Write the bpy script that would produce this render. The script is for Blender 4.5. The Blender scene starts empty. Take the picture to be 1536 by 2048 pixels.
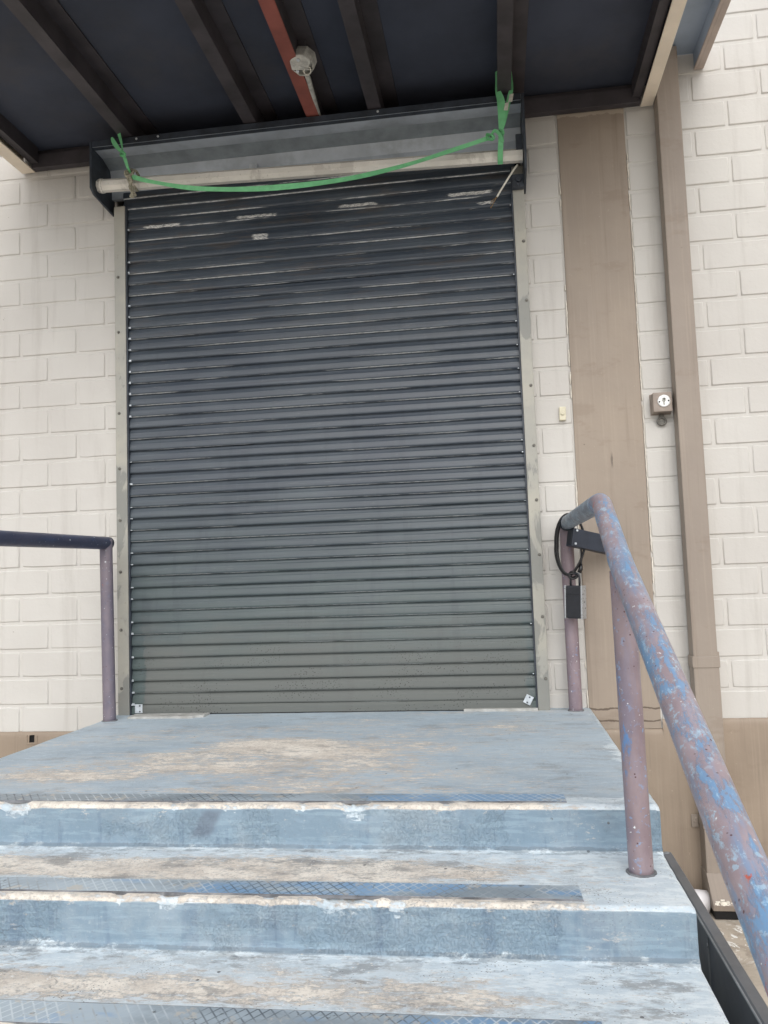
import bpy, bmesh, math, random
from mathutils import Vector, Matrix, noise as mnoise
random.seed(7)
S = bpy.context.scene
COL = S.collection
PI = math.pi

def lin(r, g, b):
    f = lambda c: (c/255/12.92 if c/255 <= .04045 else ((c/255+.055)/1.055)**2.4)
    return (f(r), f(g), f(b), 1)

# ------------------------------------------------------------------ node helper
class NM:
    def __init__(s, name, rough=.6, metal=0., spec=.5):
        s.m = bpy.data.materials.new(name); s.m.use_nodes = True
        s.t = s.m.node_tree; s.N = s.t.nodes; s.L = s.t.links
        s.b = s.N['Principled BSDF']
        s.b.inputs['Roughness'].default_value = rough
        s.b.inputs['Metallic'].default_value = metal
        s.b.inputs['Specular IOR Level'].default_value = spec
    def n(s, typ, **kw):
        x = s.N.new(typ)
        for k, v in kw.items(): setattr(x, k, v)
        return x
    def put(s, sock, v):
        if isinstance(v, bpy.types.NodeSocket): s.L.new(v, sock)
        else: sock.default_value = v
    def pos(s): return s.n('ShaderNodeNewGeometry').outputs['Position']
    def uv(s): return s.n('ShaderNodeUVMap').outputs['UV']
    def attr(s, a): return s.n('ShaderNodeAttribute', attribute_name=a).outputs['Fac']
    def xyz(s, v):
        x = s.n('ShaderNodeSeparateXYZ'); s.L.new(v, x.inputs[0]); return x.outputs
    def scale(s, v, sc, off=(0, 0, 0)):
        x = s.n('ShaderNodeMapping'); s.L.new(v, x.inputs['Vector'])
        x.inputs['Scale'].default_value = sc; x.inputs['Location'].default_value = off
        return x.outputs[0]
    def noise(s, v, scale, detail=4, rough=.55, dist=0.):
        x = s.n('ShaderNodeTexNoise'); s.L.new(v, x.inputs['Vector'])
        x.inputs['Scale'].default_value = scale; x.inputs['Detail'].default_value = detail
        x.inputs['Roughness'].default_value = rough; x.inputs['Distortion'].default_value = dist
        return x.outputs['Fac']
    def voro(s, v, scale, feature='F1'):
        x = s.n('ShaderNodeTexVoronoi', feature=feature); s.L.new(v, x.inputs['Vector'])
        x.inputs['Scale'].default_value = scale
        return x.outputs['Distance']
    def math(s, op, a, b=0., c=0.):
        x = s.n('ShaderNodeMath', operation=op); s.put(x.inputs[0], a); s.put(x.inputs[1], b); s.put(x.inputs[2], c)
        return x.outputs[0]
    def step(s, v, lo, hi):
        x = s.n('ShaderNodeMapRange', interpolation_type='SMOOTHSTEP'); s.put(x.inputs['Value'], v)
        x.inputs['From Min'].default_value = min(lo, hi); x.inputs['From Max'].default_value = max(lo, hi)
        if hi < lo: x.inputs['To Min'].default_value = 1; x.inputs['To Max'].default_value = 0
        return x.outputs[0]
    def mix(s, f, a, b):
        x = s.n('ShaderNodeMix', data_type='RGBA'); s.put(x.inputs[0], f); s.put(x.inputs[6], a); s.put(x.inputs[7], b)
        return x.outputs[2]
    def mul(s, a, b): return s.math('MULTIPLY', a, b)
    def add(s, a, b): return s.math('ADD', a, b)
    def band(s, v, lo, hi, soft=.01):      # 1 between lo and hi
        return s.mul(s.step(v, lo-soft, lo), s.step(v, hi+soft, hi))
    def col(s, c): s.put(s.b.inputs['Base Color'], c)
    def rough(s, c): s.put(s.b.inputs['Roughness'], c)
    def bump(s, h, strength=.3, dist=.005):
        x = s.n('ShaderNodeBump'); x.inputs['Strength'].default_value = strength; x.inputs['Distance'].default_value = dist
        s.L.new(h, x.inputs['Height'])
        prev = s.b.inputs['Normal']
        if prev.is_linked: s.L.new(prev.links[0].from_socket, x.inputs['Normal'])
        s.L.new(x.outputs[0], prev)

MAT = {}
def plain(name, c, rough=.5, metal=0., var=.12, nscale=18, bump=.0, spec=.5, dirt=None):
    m = NM(name, rough, metal, spec); p = m.pos()
    n = m.noise(p, nscale, 5, .6)
    dark = tuple(v*(1-var*1.6) for v in c[:3])+(1,); lite = tuple(min(1, v*(1+var)) for v in c[:3])+(1,)
    cc = m.mix(m.step(n, .3, .7), dark, lite)
    if dirt:
        cc = m.mix(m.mul(m.step(m.noise(p, nscale*.4, 6, .7), .52, .68), .6), cc, dirt)
    m.col(cc); m.rough(m.add(m.mul(m.noise(p, nscale*2.3, 3), .25), rough-.12))
    if bump: m.bump(m.noise(p, nscale*6, 4, .6), bump, .003)
    MAT[name] = m.m; return m.m

# ---- painted blockwork
def mat_blocks():
    m = NM('painted_block', .62, 0, .35); p = m.pos()
    a = m.noise(p, .9, 4, .6); c = m.mix(m.step(a, .3, .72), lin(194, 191, 186), lin(206, 204, 199))
    b = m.noise(m.scale(p, (6, 1, .5)), 1.6, 5, .65)      # faint vertical runs
    c = m.mix(m.mul(m.step(b, .52, .70), .42), c, lin(176, 172, 166))
    f = m.noise(p, 26, 5, .7)
    c = m.mix(m.mul(m.step(f, .62, .74), .18), c, lin(156, 150, 142))
    sp = m.voro(p, 13); c = m.mix(m.mul(m.step(sp, .055, .03), m.step(m.noise(p, 3.1), .54, .62)), c, lin(120, 108, 98))
    m.col(c)
    m.rough(m.add(m.mul(m.noise(p, 9), .25), .48))
    m.bump(m.noise(p, 34, 6, .65), .35, .004)
    pit = m.voro(p, 55); m.bump(m.mul(m.step(pit, .16, .06), m.step(m.noise(p, 5, 3), .46, .6)), -.6, .002)
    m.bump(m.noise(m.scale(p, (1, 1, .3)), 16, 4, .6), .25, .004)
    m.bump(m.noise(p, 7, 3, .5), .45, .006)
    MAT['block'] = m.m
mat_blocks()

def mat_brown(name, c1, c2, extra=False):
    m = NM(name, .55, 0, .4); p = m.pos(); x = m.xyz(p)
    a = m.noise(p, 1.7, 5, .6); c = m.mix(m.step(a, .3, .7), c1, c2)
    r = m.noise(m.scale(p, (9, 1, .35)), 2.2, 4, .6)
    c = m.mix(m.mul(m.step(r, .54, .70), .34), c, lin(120, 106, 94)); r2 = m.noise(m.scale(p, (40, 1, .8)), 2.2, 4, .6); c = m.mix(m.mul(m.step(r2, .5, .7), .22), c, lin(176, 162, 146)); r3 = m.noise(m.scale(p, (1, 1, 2.4)), 3.3, 6, .7); c = m.mix(m.mul(m.step(r3, .56, .66), .3), c, lin(132, 116, 102))
    f = m.noise(p, 30, 5, .7); c = m.mix(m.mul(m.step(f, .66, .72), .3), c, lin(205, 190, 170))
    sp = m.voro(p, 9); c = m.mix(m.mul(m.step(sp, .05, .03), m.step(m.noise(p, 2.3), .5, .6)), c, lin(90, 78, 70))
    if extra:    # cracks across the foot of the column, flaked patch at its head, one knock
        wob = m.mul(m.add(m.noise(p, 14, 4), -.5), .035)
        z = m.add(x[2], wob)
        cr = m.add(m.band(z, .092, .098, .003), m.band(z, .029, .034, .003))
        c = m.mix(m.mul(cr, .8), c, lin(82, 68, 58))
        h = m.mul(m.step(m.add(x[2], m.mul(m.noise(m.scale(p, (1, 1, 1)), 14, 5, .7), .07)), 3.197, 3.203), .6)
        c = m.mix(h, c, lin(196, 184, 168))
        dx = m.math('ABSOLUTE', m.add(x[0], -.6)); dz = m.math('ABSOLUTE', m.add(x[2], -1.335))
        k = m.mul(m.step(m.add(dx, m.mul(m.noise(p, 60), .008)), .012, .006), m.step(dz, .05, .01))
        c = m.mix(m.mul(k, .7), c, lin(90, 80, 72))
    m.col(c); m.rough(m.add(m.mul(m.noise(p, 8), .25), .42))
    m.bump(m.noise(p, 40, 5, .65), .22, .004); m.bump(m.noise(p, 5, 3), .3, .008)
    MAT[name] = m.m
mat_brown('column_brown', lin(149, 137, 125), lin(159, 146, 132), True)
mat_brown('plinth_brown', lin(142, 128, 113), lin(156, 141, 125))
mat_brown('pipe_brown', lin(146, 135, 125), lin(154, 143, 132))
plain('caulk', lin(232, 226, 214), .7, var=.1, nscale=60, bump=.3)

# ---- roller curtain
PITCH = .0622; Z0 = .150
def mat_curtain():
    m = NM('dark_slat_paint', .42, 0, .5); p = m.pos(); x = m.xyz(p)
    st = m.noise(m.scale(p, (.7, 1, 22)), 2.2, 5, .6)
    c = m.mix(m.step(st, .32, .7), lin(52, 60, 70), lin(74, 82, 91))
    c = m.mix(m.mul(m.attr('tone'), .3), c, lin(82, 90, 96))
    bl = m.noise(p, 1.3, 4, .6)
    c = m.mix(m.mul(m.step(bl, .4, .7), .5), c, lin(52, 60, 73))
    # dust in the faces of the lower slats
    dn = m.noise(m.scale(p, (1.2, 1, 5)), 3, 5, .65)
    dm = m.mul(m.step(m.add(x[2], m.mul(dn, .9)), 2.0, .4), .6)
    c = m.mix(dm, c, lin(88, 103, 96))
    vs = m.noise(m.scale(p, (5, 1, .5)), 2.4, 5, .66); c = m.mix(m.mul(m.step(vs, .52, .66), .16), c, lin(40, 46, 54))
    # muddy splash over the lowest slats with a clean border at both ends
    ed = m.mul(m.noise(p, 7, 4, .6), .16)
    inside = m.mul(m.step(m.add(x[0], ed), -1.83, -1.81), m.step(m.add(x[0], m.mul(ed, -1)), .06, .03))
    low = m.step(m.add(x[2], m.mul(m.noise(m.scale(p, (1, 1, 3)), 2.5, 5, .65), .55)), .98, .50)
    mud = m.mul(inside, low)
    c = m.mix(m.mul(mud, .6), c, lin(108, 107, 103))
    sp = m.voro(m.scale(p, (1, 1, 1.3)), 75); spm = m.mul(m.step(sp, .30, .16), m.mul(low, m.step(m.noise(m.scale(p, (1, 1, 3)), 3.5), .48, .6)))
    c = m.mix(m.mul(spm, .8), c, lin(38, 36, 36))
    # worn bright lines along the slat joints
    lip = m.attr('lip')
    sn = m.noise(m.scale(p, (.45, 1, 26)), 2.6, 7, .66)
    hi = m.step(m.add(x[2], m.mul(m.noise(p, 1.1), 1.2)), .5, 1.7)
    sc = m.mul(m.step(lip, .55, .8), m.step(m.add(sn, m.mul(hi, .07)), .55, .61))
    fl = m.noise(m.scale(p, (5, 1, 30)), 8, 4, .7)
    sc = m.mul(sc, m.add(m.mul(m.step(fl, .36, .56), .5), .5))
    c = m.mix(sc, c, lin(226, 230, 230))
    bs = m.noise(m.scale(p, (1.2, 1, 9)), 2.3, 6, .7); c = m.mix(m.mul(m.mul(m.step(bs, .52, .64), m.step(x[2], 1.9, 2.6)), .55), c, lin(84, 78, 74))
    # fine scuffs
    s2 = m.noise(m.scale(p, (2.2, 1, 60)), 5, 6, .7); up = m.step(x[2], 1.2, 2.6)
    c = m.mix(m.mul(m.step(s2, .62, .68), m.add(m.mul(up, .30), .22)), c, lin(150, 150, 146))
    # rubbed-through scrapes just below the drum
    fine = m.noise(m.scale(p, (14, 1, 150)), 3, 6, .75); jx = m.mul(m.add(m.noise(m.scale(p, (1, 1, 40)), 9, 4), -.5), .09); jz = m.mul(m.add(m.noise(m.scale(p, (1, 1, .1)), 24, 4), -.5), .016)
    tot = None
    for (x0, x1, z0, z1) in ((-1.86, -1.66, 2.768, 2.780), (-1.32, -1.12, 2.772, 2.784), (-.75, -.56, 2.778, 2.792), (-1.235, -1.168, 2.645, 2.675), (-.164, .05, 2.780, 2.796), (-.003, .06, 2.722, 2.736)):
        k = m.mul(m.band(m.add(x[0], jx), x0, x1, .012), m.band(m.add(x[2], jz), z0, z1, .003))
        tot = k if tot is None else m.math('MAXIMUM', tot, k)
    c = m.mix(m.mul(tot, m.step(fine, .43, .53)), c, lin(222, 222, 218))
    m.col(c)
    m.rough(m.add(m.mul(st, .25), m.add(m.mul(mud, .25), .27)))
    m.bump(m.noise(m.scale(p, (1, 1, 30)), 6, 4, .6), .15, .003)
    MAT['curtain'] = m.m
mat_curtain()

def mat_galv(name, c1, c2, drip):
    m = NM(name, .5, .15, .5); p = m.pos(); x = m.xyz(p)
    a = m.noise(p, 5, 5, .6); c = m.mix(m.step(a, .35, .7), c1, c2)
    f = m.noise(m.scale(p, (1, 1, .45)), 6, 5, .62, .4)
    lowg = m.step(x[2], 2.2, .2)
    c = m.mix(m.mul(m.step(m.add(f, m.mul(lowg, .08)), .55, .60), .7), c, drip)
    g = m.noise(p, 55, 4, .7); c = m.mix(m.mul(m.step(g, .60, .7), .3), c, lin(128, 122, 108))
    m.col(c); m.bump(m.noise(p, 40, 4), .12, .002)
    MAT[name] = m.m
mat_galv('guide_metal', lin(158, 157, 150), lin(172, 169, 158), lin(122, 124, 121))
mat_galv('shaft_metal', lin(222, 219, 211), lin(238, 235, 227), lin(200, 196, 188))
plain('hood_sheet', lin(179, 188, 198), .45, .1, .10, 6, dirt=lin(145, 152, 158))
plain('hood_shade', lin(140, 149, 155), .5, .1, .12, 9, dirt=lin(120, 128, 132))  # middle band of the hood: same sheet, shade painted in as darker colour
plain('dark_plate', lin(54, 61, 71), .5, .0, .25, 12, dirt=lin(30, 32, 36))
plain('zinc', lin(205, 212, 218), .4, .3, .1, 40)
plain('screw_metal', lin(120, 118, 112), .5, .4, .2, 90)
plain('threshold', lin(176, 176, 172), .8, 0, .15, 20, .4, dirt=lin(140, 136, 130))
plain('black_void', lin(20, 19, 19), .9)

# ---- canopy
plain('soffit', lin(61, 67, 82), .8, 0, .14, 2.2, .3, dirt=lin(72, 72, 78))
plain('beam_dark', lin(67, 63, 67), .6, 0, .2, 5, dirt=lin(55, 53, 58))
plain('beam_red', lin(145, 84, 75), .6, 0, .15, 5, dirt=lin(112, 75, 71))
plain('fascia_cream', lin(238, 226, 208), .55, 0, .05, 6)
plain('gutter_blue', lin(153, 167, 185), .6, 0, .1, 3)
plain('gutter_brown', lin(180, 166, 157), .55, 0, .08, 6)
plain('box_grey', lin(193, 193, 187), .5, .1, .2, 30, dirt=lin(135, 135, 131))

# ---- worn blue concrete paint
def mat_steps():
    m = NM('worn_blue_concrete', .66, 0, .35); p = m.pos(); x = m.xyz(p)
    wear = m.attr('wear'); pale = m.attr('pale'); riser = m.attr('riser'); crack = m.attr('crack')
    st = m.scale(p, (1, 2.6, 2.0))
    big = m.noise(m.scale(p, (1, 1.6, 1.6)), 2.2, 6, .66)
    c = m.mix(m.step(big, .32, .68), lin(146, 164, 178), lin(170, 187, 199))
    fs = m.noise(st, 13, 9, .76)
    c = m.mix(m.mul(m.step(fs, .52, .60), .5), c, lin(190, 204, 214))
    fs2 = m.noise(m.scale(p, (1, 3.2, 2.4), (4, 2, 1)), 9, 9, .78)
    c = m.mix(m.mul(m.mul(m.step(fs2, .55, .62), .5), m.add(m.mul(riser, -.7), 1.)), c, lin(134, 150, 164))
    c = m.mix(m.mul(m.step(riser, .5, .1), .25), c, lin(200, 210, 216)); c = m.mix(m.mul(m.step(riser, -.3, -.7), .55), c, lin(222, 230, 233))  # worn level surfaces paled further: sky light put into the colour
    # risers: less worn coat, darkened further with shade put into the colour, upright brush marks
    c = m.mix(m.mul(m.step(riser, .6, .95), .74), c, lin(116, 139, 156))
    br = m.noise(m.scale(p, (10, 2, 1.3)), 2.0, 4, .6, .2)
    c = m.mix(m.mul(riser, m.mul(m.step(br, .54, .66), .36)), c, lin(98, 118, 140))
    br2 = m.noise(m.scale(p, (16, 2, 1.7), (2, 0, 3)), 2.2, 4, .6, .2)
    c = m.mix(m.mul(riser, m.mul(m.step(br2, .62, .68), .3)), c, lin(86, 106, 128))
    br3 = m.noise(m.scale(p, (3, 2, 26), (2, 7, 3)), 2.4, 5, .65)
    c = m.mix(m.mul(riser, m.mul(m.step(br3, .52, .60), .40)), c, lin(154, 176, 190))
    g = m.noise(m.scale(p, (1, 2.6, 1)), 3.1, 9, .74)
    c = m.mix(m.mul(m.mul(m.step(g, .48, .64), .6), m.add(m.mul(riser, -.6), 1.)), c, lin(186, 192, 194))
    # pale re-painted areas
    pn = m.noise(m.scale(p, (1, 1.8, 1.6)), 12, 10, .77); pn2 = m.noise(p, 2.6, 5, .6)
    pv = m.add(pale, m.add(m.mul(m.add(pn, -.5), 1.5), m.mul(m.add(pn2, -.5), .9)))
    pm = m.step(pv, .46, .66)
    c = m.mix(m.mul(pm, .8), c, m.mix(m.step(fs, .44, .58), lin(198, 211, 219), lin(224, 233, 237)))
    # bare screed: first a rubbed warm grey, then flecks of sand-coloured concrete
    wn = m.noise(m.scale(p, (1, 2.6, 2.2), (2, 0, 0)), 22, 10, .78, .2)
    wn2 = m.noise(m.scale(p, (1, 2.8, 1.6)), 3.6, 7, .68)
    wv = m.add(wear, m.add(m.mul(m.add(wn, -.5), 2.1), m.mul(m.add(wn2, -.5), 1.3)))
    wh = m.step(wv, .26, .48); wm = m.step(wv, .51, .57)
    c = m.mix(m.mul(wh, .66), c, m.mix(m.step(m.noise(st, 5, 6, .7), .4, .6), lin(196, 190, 184), lin(218, 210, 200)))
    sand = m.noise(p, 7, 8, .75)
    bare = m.mix(m.step(sand, .38, .62), lin(208, 199, 187), lin(236, 229, 217))
    bare = m.mix(m.mul(m.step(m.noise(p, 95, 4, .7), .5, .64), .5), bare, lin(160, 150, 142))
    c = m.mix(m.mul(wm, .9), c, bare)
    c = m.mix(m.mul(m.band(wv, .485, .51, .02), .38), c, lin(120, 124, 126))
    c = m.mix(m.mul(m.band(pv, .50, .53, .03), .22), c, lin(126, 138, 148))
    # dirt film, knocks, specks and the dirty line where tread meets riser
    dfl = m.noise(m.scale(p, (1, 2.2, 1.4), (9, 3, 3)), 4.2, 9, .76)
    c = m.mix(m.mul(m.mul(m.step(dfl, .54, .63), .38), m.add(m.mul(riser, -.7), 1.)), c, lin(128, 128, 128))
    sp = m.voro(p, 16); c = m.mix(m.mul(m.mul(m.step(sp, .085, .06), m.step(m.noise(p, 4.3), .54, .58)), .85), c, lin(84, 84, 86))
    sp2 = m.voro(m.scale(p, (1, 1.7, 1.4), (3, 3, 3)), 34); c = m.mix(m.mul(m.mul(m.step(sp2, .12, .09), m.mul(m.step(m.noise(p, 7.3), .55, .6), m.add(m.mul(riser, -.8), 1.))), .8), c, lin(228, 224, 214))
    sf = m.noise(p, 80, 5, .8); c = m.mix(m.mul(m.step(sf, .60, .67), .45), c, lin(124, 128, 132))
    sf2 = m.noise(m.scale(p, (1, 1, 1), (5, 5, 5)), 110, 4, .75); c = m.mix(m.mul(m.mul(m.step(sf2, .60, .67), .5), m.add(m.mul(riser, -.75), 1.)), c, lin(226, 230, 232))
    gr = m.voro(m.scale(p, (1, 1.5, 1.3), (2, 4, 1)), 95); c = m.mix(m.mul(m.mul(m.step(gr, .22, .14), m.mul(m.step(m.noise(p, 5.5, 5, .7), .52, .6), m.add(m.mul(riser, -.6), 1.))), .7), c, lin(96, 96, 96))
    cr = m.n('ShaderNodeTexVoronoi', feature='DISTANCE_TO_EDGE'); wv3 = m.n('ShaderNodeVectorMath', operation='ADD'); nz = m.n('ShaderNodeTexNoise'); nz.inputs['Scale'].default_value = 7; nz.inputs['Detail'].default_value = 5; m.L.new(p, nz.inputs['Vector']); sc3 = m.n('ShaderNodeVectorMath', operation='SCALE'); sc3.inputs['Scale'].default_value = .35; m.L.new(nz.outputs['Color'], sc3.inputs[0]); m.L.new(p, wv3.inputs[0]); m.L.new(sc3.outputs[0], wv3.inputs[1]); m.L.new(wv3.outputs[0], cr.inputs['Vector']); cr.inputs['Scale'].default_value = 1.7
    crm = m.mul(m.step(cr.outputs['Distance'], .005, .002), m.step(m.noise(p, 1.9, 3), .60, .66)); c = m.mix(m.mul(crm, .4), c, lin(96, 100, 104))
    ck = m.step(m.add(crack, m.mul(m.add(m.noise(m.scale(p, (1, 2, 2)), 15, 8, .75), -.5), 1.8)), .55, .68)
    c = m.mix(m.mul(ck, .5), c, lin(104, 114, 122))
    # scuff left on the upper riser
    dx = m.add(m.add(x[0], .915), m.mul(m.add(x[2], -.03), -.55)); dz = m.math('ABSOLUTE', m.add(x[2], -.045))
    k = m.mul(m.mul(m.step(m.math('ABSOLUTE', m.add(dx, m.mul(m.noise(p, 22), .03))), .042, .018), m.step(dz, .050, .028)), m.step(x[1], -1.72, -1.74))
    c = m.mix(m.mul(k, m.mul(m.step(x[1], -1.81, -1.79), .6)), c, lin(104, 112, 126))
    m.col(c)
    m.rough(m.add(m.mul(wm, .15), .58))
    bln = m.noise(m.scale(p, (1.3, 1, 1)), 95, 5, .62)
    bl_m = m.mul(m.step(riser, .1, .9), m.step(m.noise(p, 3.1, 4, .6), .50, .56))
    m.bump(m.mul(m.step(bln, .46, .56), bl_m), .6, .0035)
    m.bump(m.math('SUBTRACT', m.mul(pm, .3), m.mul(wm, .8)), .6, .0022)
    m.bump(m.noise(st, 34, 9, .78), .4, .0035)
    m.bump(m.noise(p, 110, 5, .75), .3, .002)
    m.bump(m.noise(m.scale(p, (1, 1.6, 1)), 11, 5, .6), .35, .006)
    MAT['steps'] = m.m
mat_steps()

plain('strip_edge', lin(118, 120, 124), .8, 0, .3, 14, .5, dirt=lin(190, 186, 178))  # tread strip edges darkened, their shadow line put into the colour
def mat_strip():
    m = NM('painted_tread_metal', .45, .25, .5); p = m.pos(); x = m.xyz(p)
    a = m.noise(m.scale(p, (1, 3, 1)), 2.3, 5, .6)
    c = m.mix(m.step(a, .35, .65), lin(146, 158, 167), lin(184, 198, 208))
    blue = m.step(m.add(m.noise(m.scale(p, (1, 2.5, 1)), 1.6, 5, .6), m.mul(x[0], .11)), .485, .56)
    c = m.mix(m.mul(blue, .75), c, lin(124, 168, 210))
    def lines(sx, sy, off):
        u = m.add(m.add(m.mul(x[0], sx), m.mul(x[1], sy)), off)
        t = m.math('ABSOLUTE', m.add(m.math('FRACT', u), -.5))
        return m.step(t, .12, .045)
    l1 = lines(36, 26, 0.); l2 = lines(36, -26, .3)
    gone = m.step(m.noise(p, 3.3, 4, .6), .36, .50)
    brk = m.step(m.noise(p, 24, 4, .7), .36, .52); ln = m.mul(m.math('MAXIMUM', m.mul(l1, .95), m.mul(l2, gone)), m.add(m.mul(brk, .7), .3))
    tint = m.mix(m.step(m.noise(p, 2.1, 3), .42, .58), lin(84, 92, 102), lin(214, 224, 230))
    c = m.mix(m.mul(ln, .85), c, tint)
    w = m.noise(p, 16, 7, .7); c = m.mix(m.mul(m.step(w, .57, .64), .6), c, lin(206, 198, 184))
    d = m.noise(p, 34, 5, .7); c = m.mix(m.mul(m.step(d, .62, .68), .7), c, lin(70, 72, 74))
    m.col(c); m.bump(ln, -.8, .004); m.bump(m.noise(p, 60, 4, .7), .3, .003)
    MAT['strip'] = m.m
mat_strip()

# ---- rail paint (UV in metres: u round the pipe, v along it)
def mat_rail(name, base1, base2, blue_at, blue, sky, red_amt, veil=.5):
    m = NM(name, .42, 0, .5); u = m.uv(); x = m.xyz(u)
    a = m.noise(m.scale(u, (1, .5, 1)), 14, 5, .6); c = m.mix(m.step(a, .3, .7), base1, base2)
    n0 = m.noise(m.scale(u, (2.2, .35, 1), (5, 5, 0)), 5, 8, .74); c = m.mix(m.mul(m.step(n0, .47, .60), veil), c, blue)
    n1 = m.noise(m.scale(u, (1.8, .5, 1)), 7, 10, .8, .1)
    c = m.mix(m.mul(m.step(n1, blue_at, blue_at+.05), .85), c, blue)
    n2 = m.noise(m.scale(u, (2.0, .8, 1), (3, 1, 0)), 17, 10, .82, .1)
    c = m.mix(m.mul(m.step(n2, blue_at+.03, blue_at+.09), .7), c, sky)
    pp = m.mul(m.noise(m.scale(u, (1, 1, 1), (7, 2, 0)), 46, 4, .6), 1)
    c = m.mix(m.mul(m.step(pp, .60, .64), m.mul(m.step(m.noise(u, 5, 3), .44, .58), .7)), c, sky)
    n3 = m.noise(m.scale(u, (1.5, .8, 1), (9, 5, 0)), 17, 6, .7)
    c = m.mix(m.step(n3, .70-red_amt, .72-red_amt), c, lin(186, 98, 84))
    n4 = m.noise(m.scale(u, (1, 1, 1), (1, 8, 0)), 70, 4, .6)
    c = m.mix(m.mul(m.step(n4, .66, .69), m.step(m.noise(u, 6, 3), .42, .56)), c, lin(226, 232, 234))
    sp = m.voro(u, 60); c = m.mix(m.mul(m.step(sp, .16, .1), m.step(m.noise(u, 9, 2), .5, .6)), c, lin(92, 62, 66))
    m.col(c); m.rough(m.add(m.mul(n1, .3), .28))
    m.bump(m.step(n1, blue_at, blue_at+.03), .5, .0015)
    m.bump(m.step(n3, .70-red_amt, .72-red_amt), -.6, .0015)
    m.bump(m.noise(u, 90, 5, .7), .3, .0012); m.bump(m.noise(m.scale(u, (1, .4, 1)), 30, 4, .6), .35, .002)
    MAT[name] = m.m
mat_rail('rail_paint', lin(144, 130, 136), lin(166, 150, 154), .505, lin(108, 150, 188), lin(164, 192, 212), .07, .6)
mat_rail('post_paint', lin(134, 118, 124), lin(154, 138, 142), .575, lin(92, 140, 192), lin(132, 168, 208), .0, .12)
mat_rail('post_paint_plain', lin(128, 112, 118), lin(146, 130, 134), .66, lin(100, 116, 150), lin(120, 136, 168), .0, .08)
mat_rail('post_paint_slate', lin(108, 102, 116), lin(128, 118, 126), .58, lin(92, 98, 118), lin(116, 116, 132), .0, .2)
mat_rail('rail_navy', lin(56, 62, 84), lin(72, 74, 94), .56, lin(44, 68, 106), lin(78, 92, 120), -.02)
mat_rail('rail_rubbed', lin(104, 108, 120), lin(128, 130, 140), .47, lin(132, 146, 160), lin(164, 178, 188), -.03)

plain('lock_black', lin(40, 42, 48), .32, 0, .1, 30)
plain('lock_silver', lin(186, 190, 194), .3, .6, .08, 40)
plain('cable_black', lin(26, 26, 28), .3, 0, .1, 40)
plain('bracket_black', lin(42, 48, 60), .45, 0, .12, 20)
plain('strap_green', lin(119, 198, 141), .6, 0, .08, 25, .2)
plain('strap_tag', lin(206, 206, 196), .7, 0, .1, 60)
plain('rope_fibre', lin(168, 164, 146), .85, 0, .25, 80, .6)
plain('cable_white', lin(222, 220, 208), .5, 0, .08, 40)
plain('copper', lin(150, 120, 80), .4, .5, .1, 60)
plain('bell_ivory', lin(214, 208, 184), .4, 0, .05, 30)
plain('key_box', lin(150, 138, 128), .5, 0, .08, 30, .15)
plain('key_plate', lin(230, 230, 228), .3, .2, .05, 40)
plain('sheet_steel', lin(107, 109, 113), .42, .1, .10, 5, dirt=lin(120, 120, 120))
plain('sheet_rim', lin(144, 147, 149), .4, .2, .15, 12)
plain('pvc_white', lin(226, 224, 226), .4, 0, .06, 12)

def mat_ground():
    m = NM('concrete_yard', .8, 0, .3); p = m.pos(); x = m.xyz(p)
    a = m.noise(p, 1.5, 6, .65); c = m.mix(m.step(a, .3, .72), lin(167, 156, 142), lin(208, 197, 181))
    f = m.noise(p, 9, 7, .72); c = m.mix(m.mul(m.step(f, .5, .66), .5), c, lin(142, 131, 120))
    f2 = m.noise(p, 45, 4, .7); c = m.mix(m.mul(m.step(f2, .6, .7), .4), c, lin(115, 108, 102))
    # spilt white paint near the downpipe
    d = m.math('SQRT', m.add(m.math('POWER', m.add(x[0], -1.08), 2.), m.math('POWER', m.add(x[1], .42), 2.)))
    wob = m.noise(p, 7, 5, .7, 1.5)
    k = m.mul(m.step(d, .3, .12), m.band(wob, .49, .525, .012))
    c = m.mix(k, c, lin(239, 239, 235))
    m.col(c); m.bump(m.noise(p, 60, 6, .7), .35, .004); m.bump(m.noise(p, 6, 4), .3, .01)
    MAT['ground'] = m.m
mat_ground()

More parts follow.
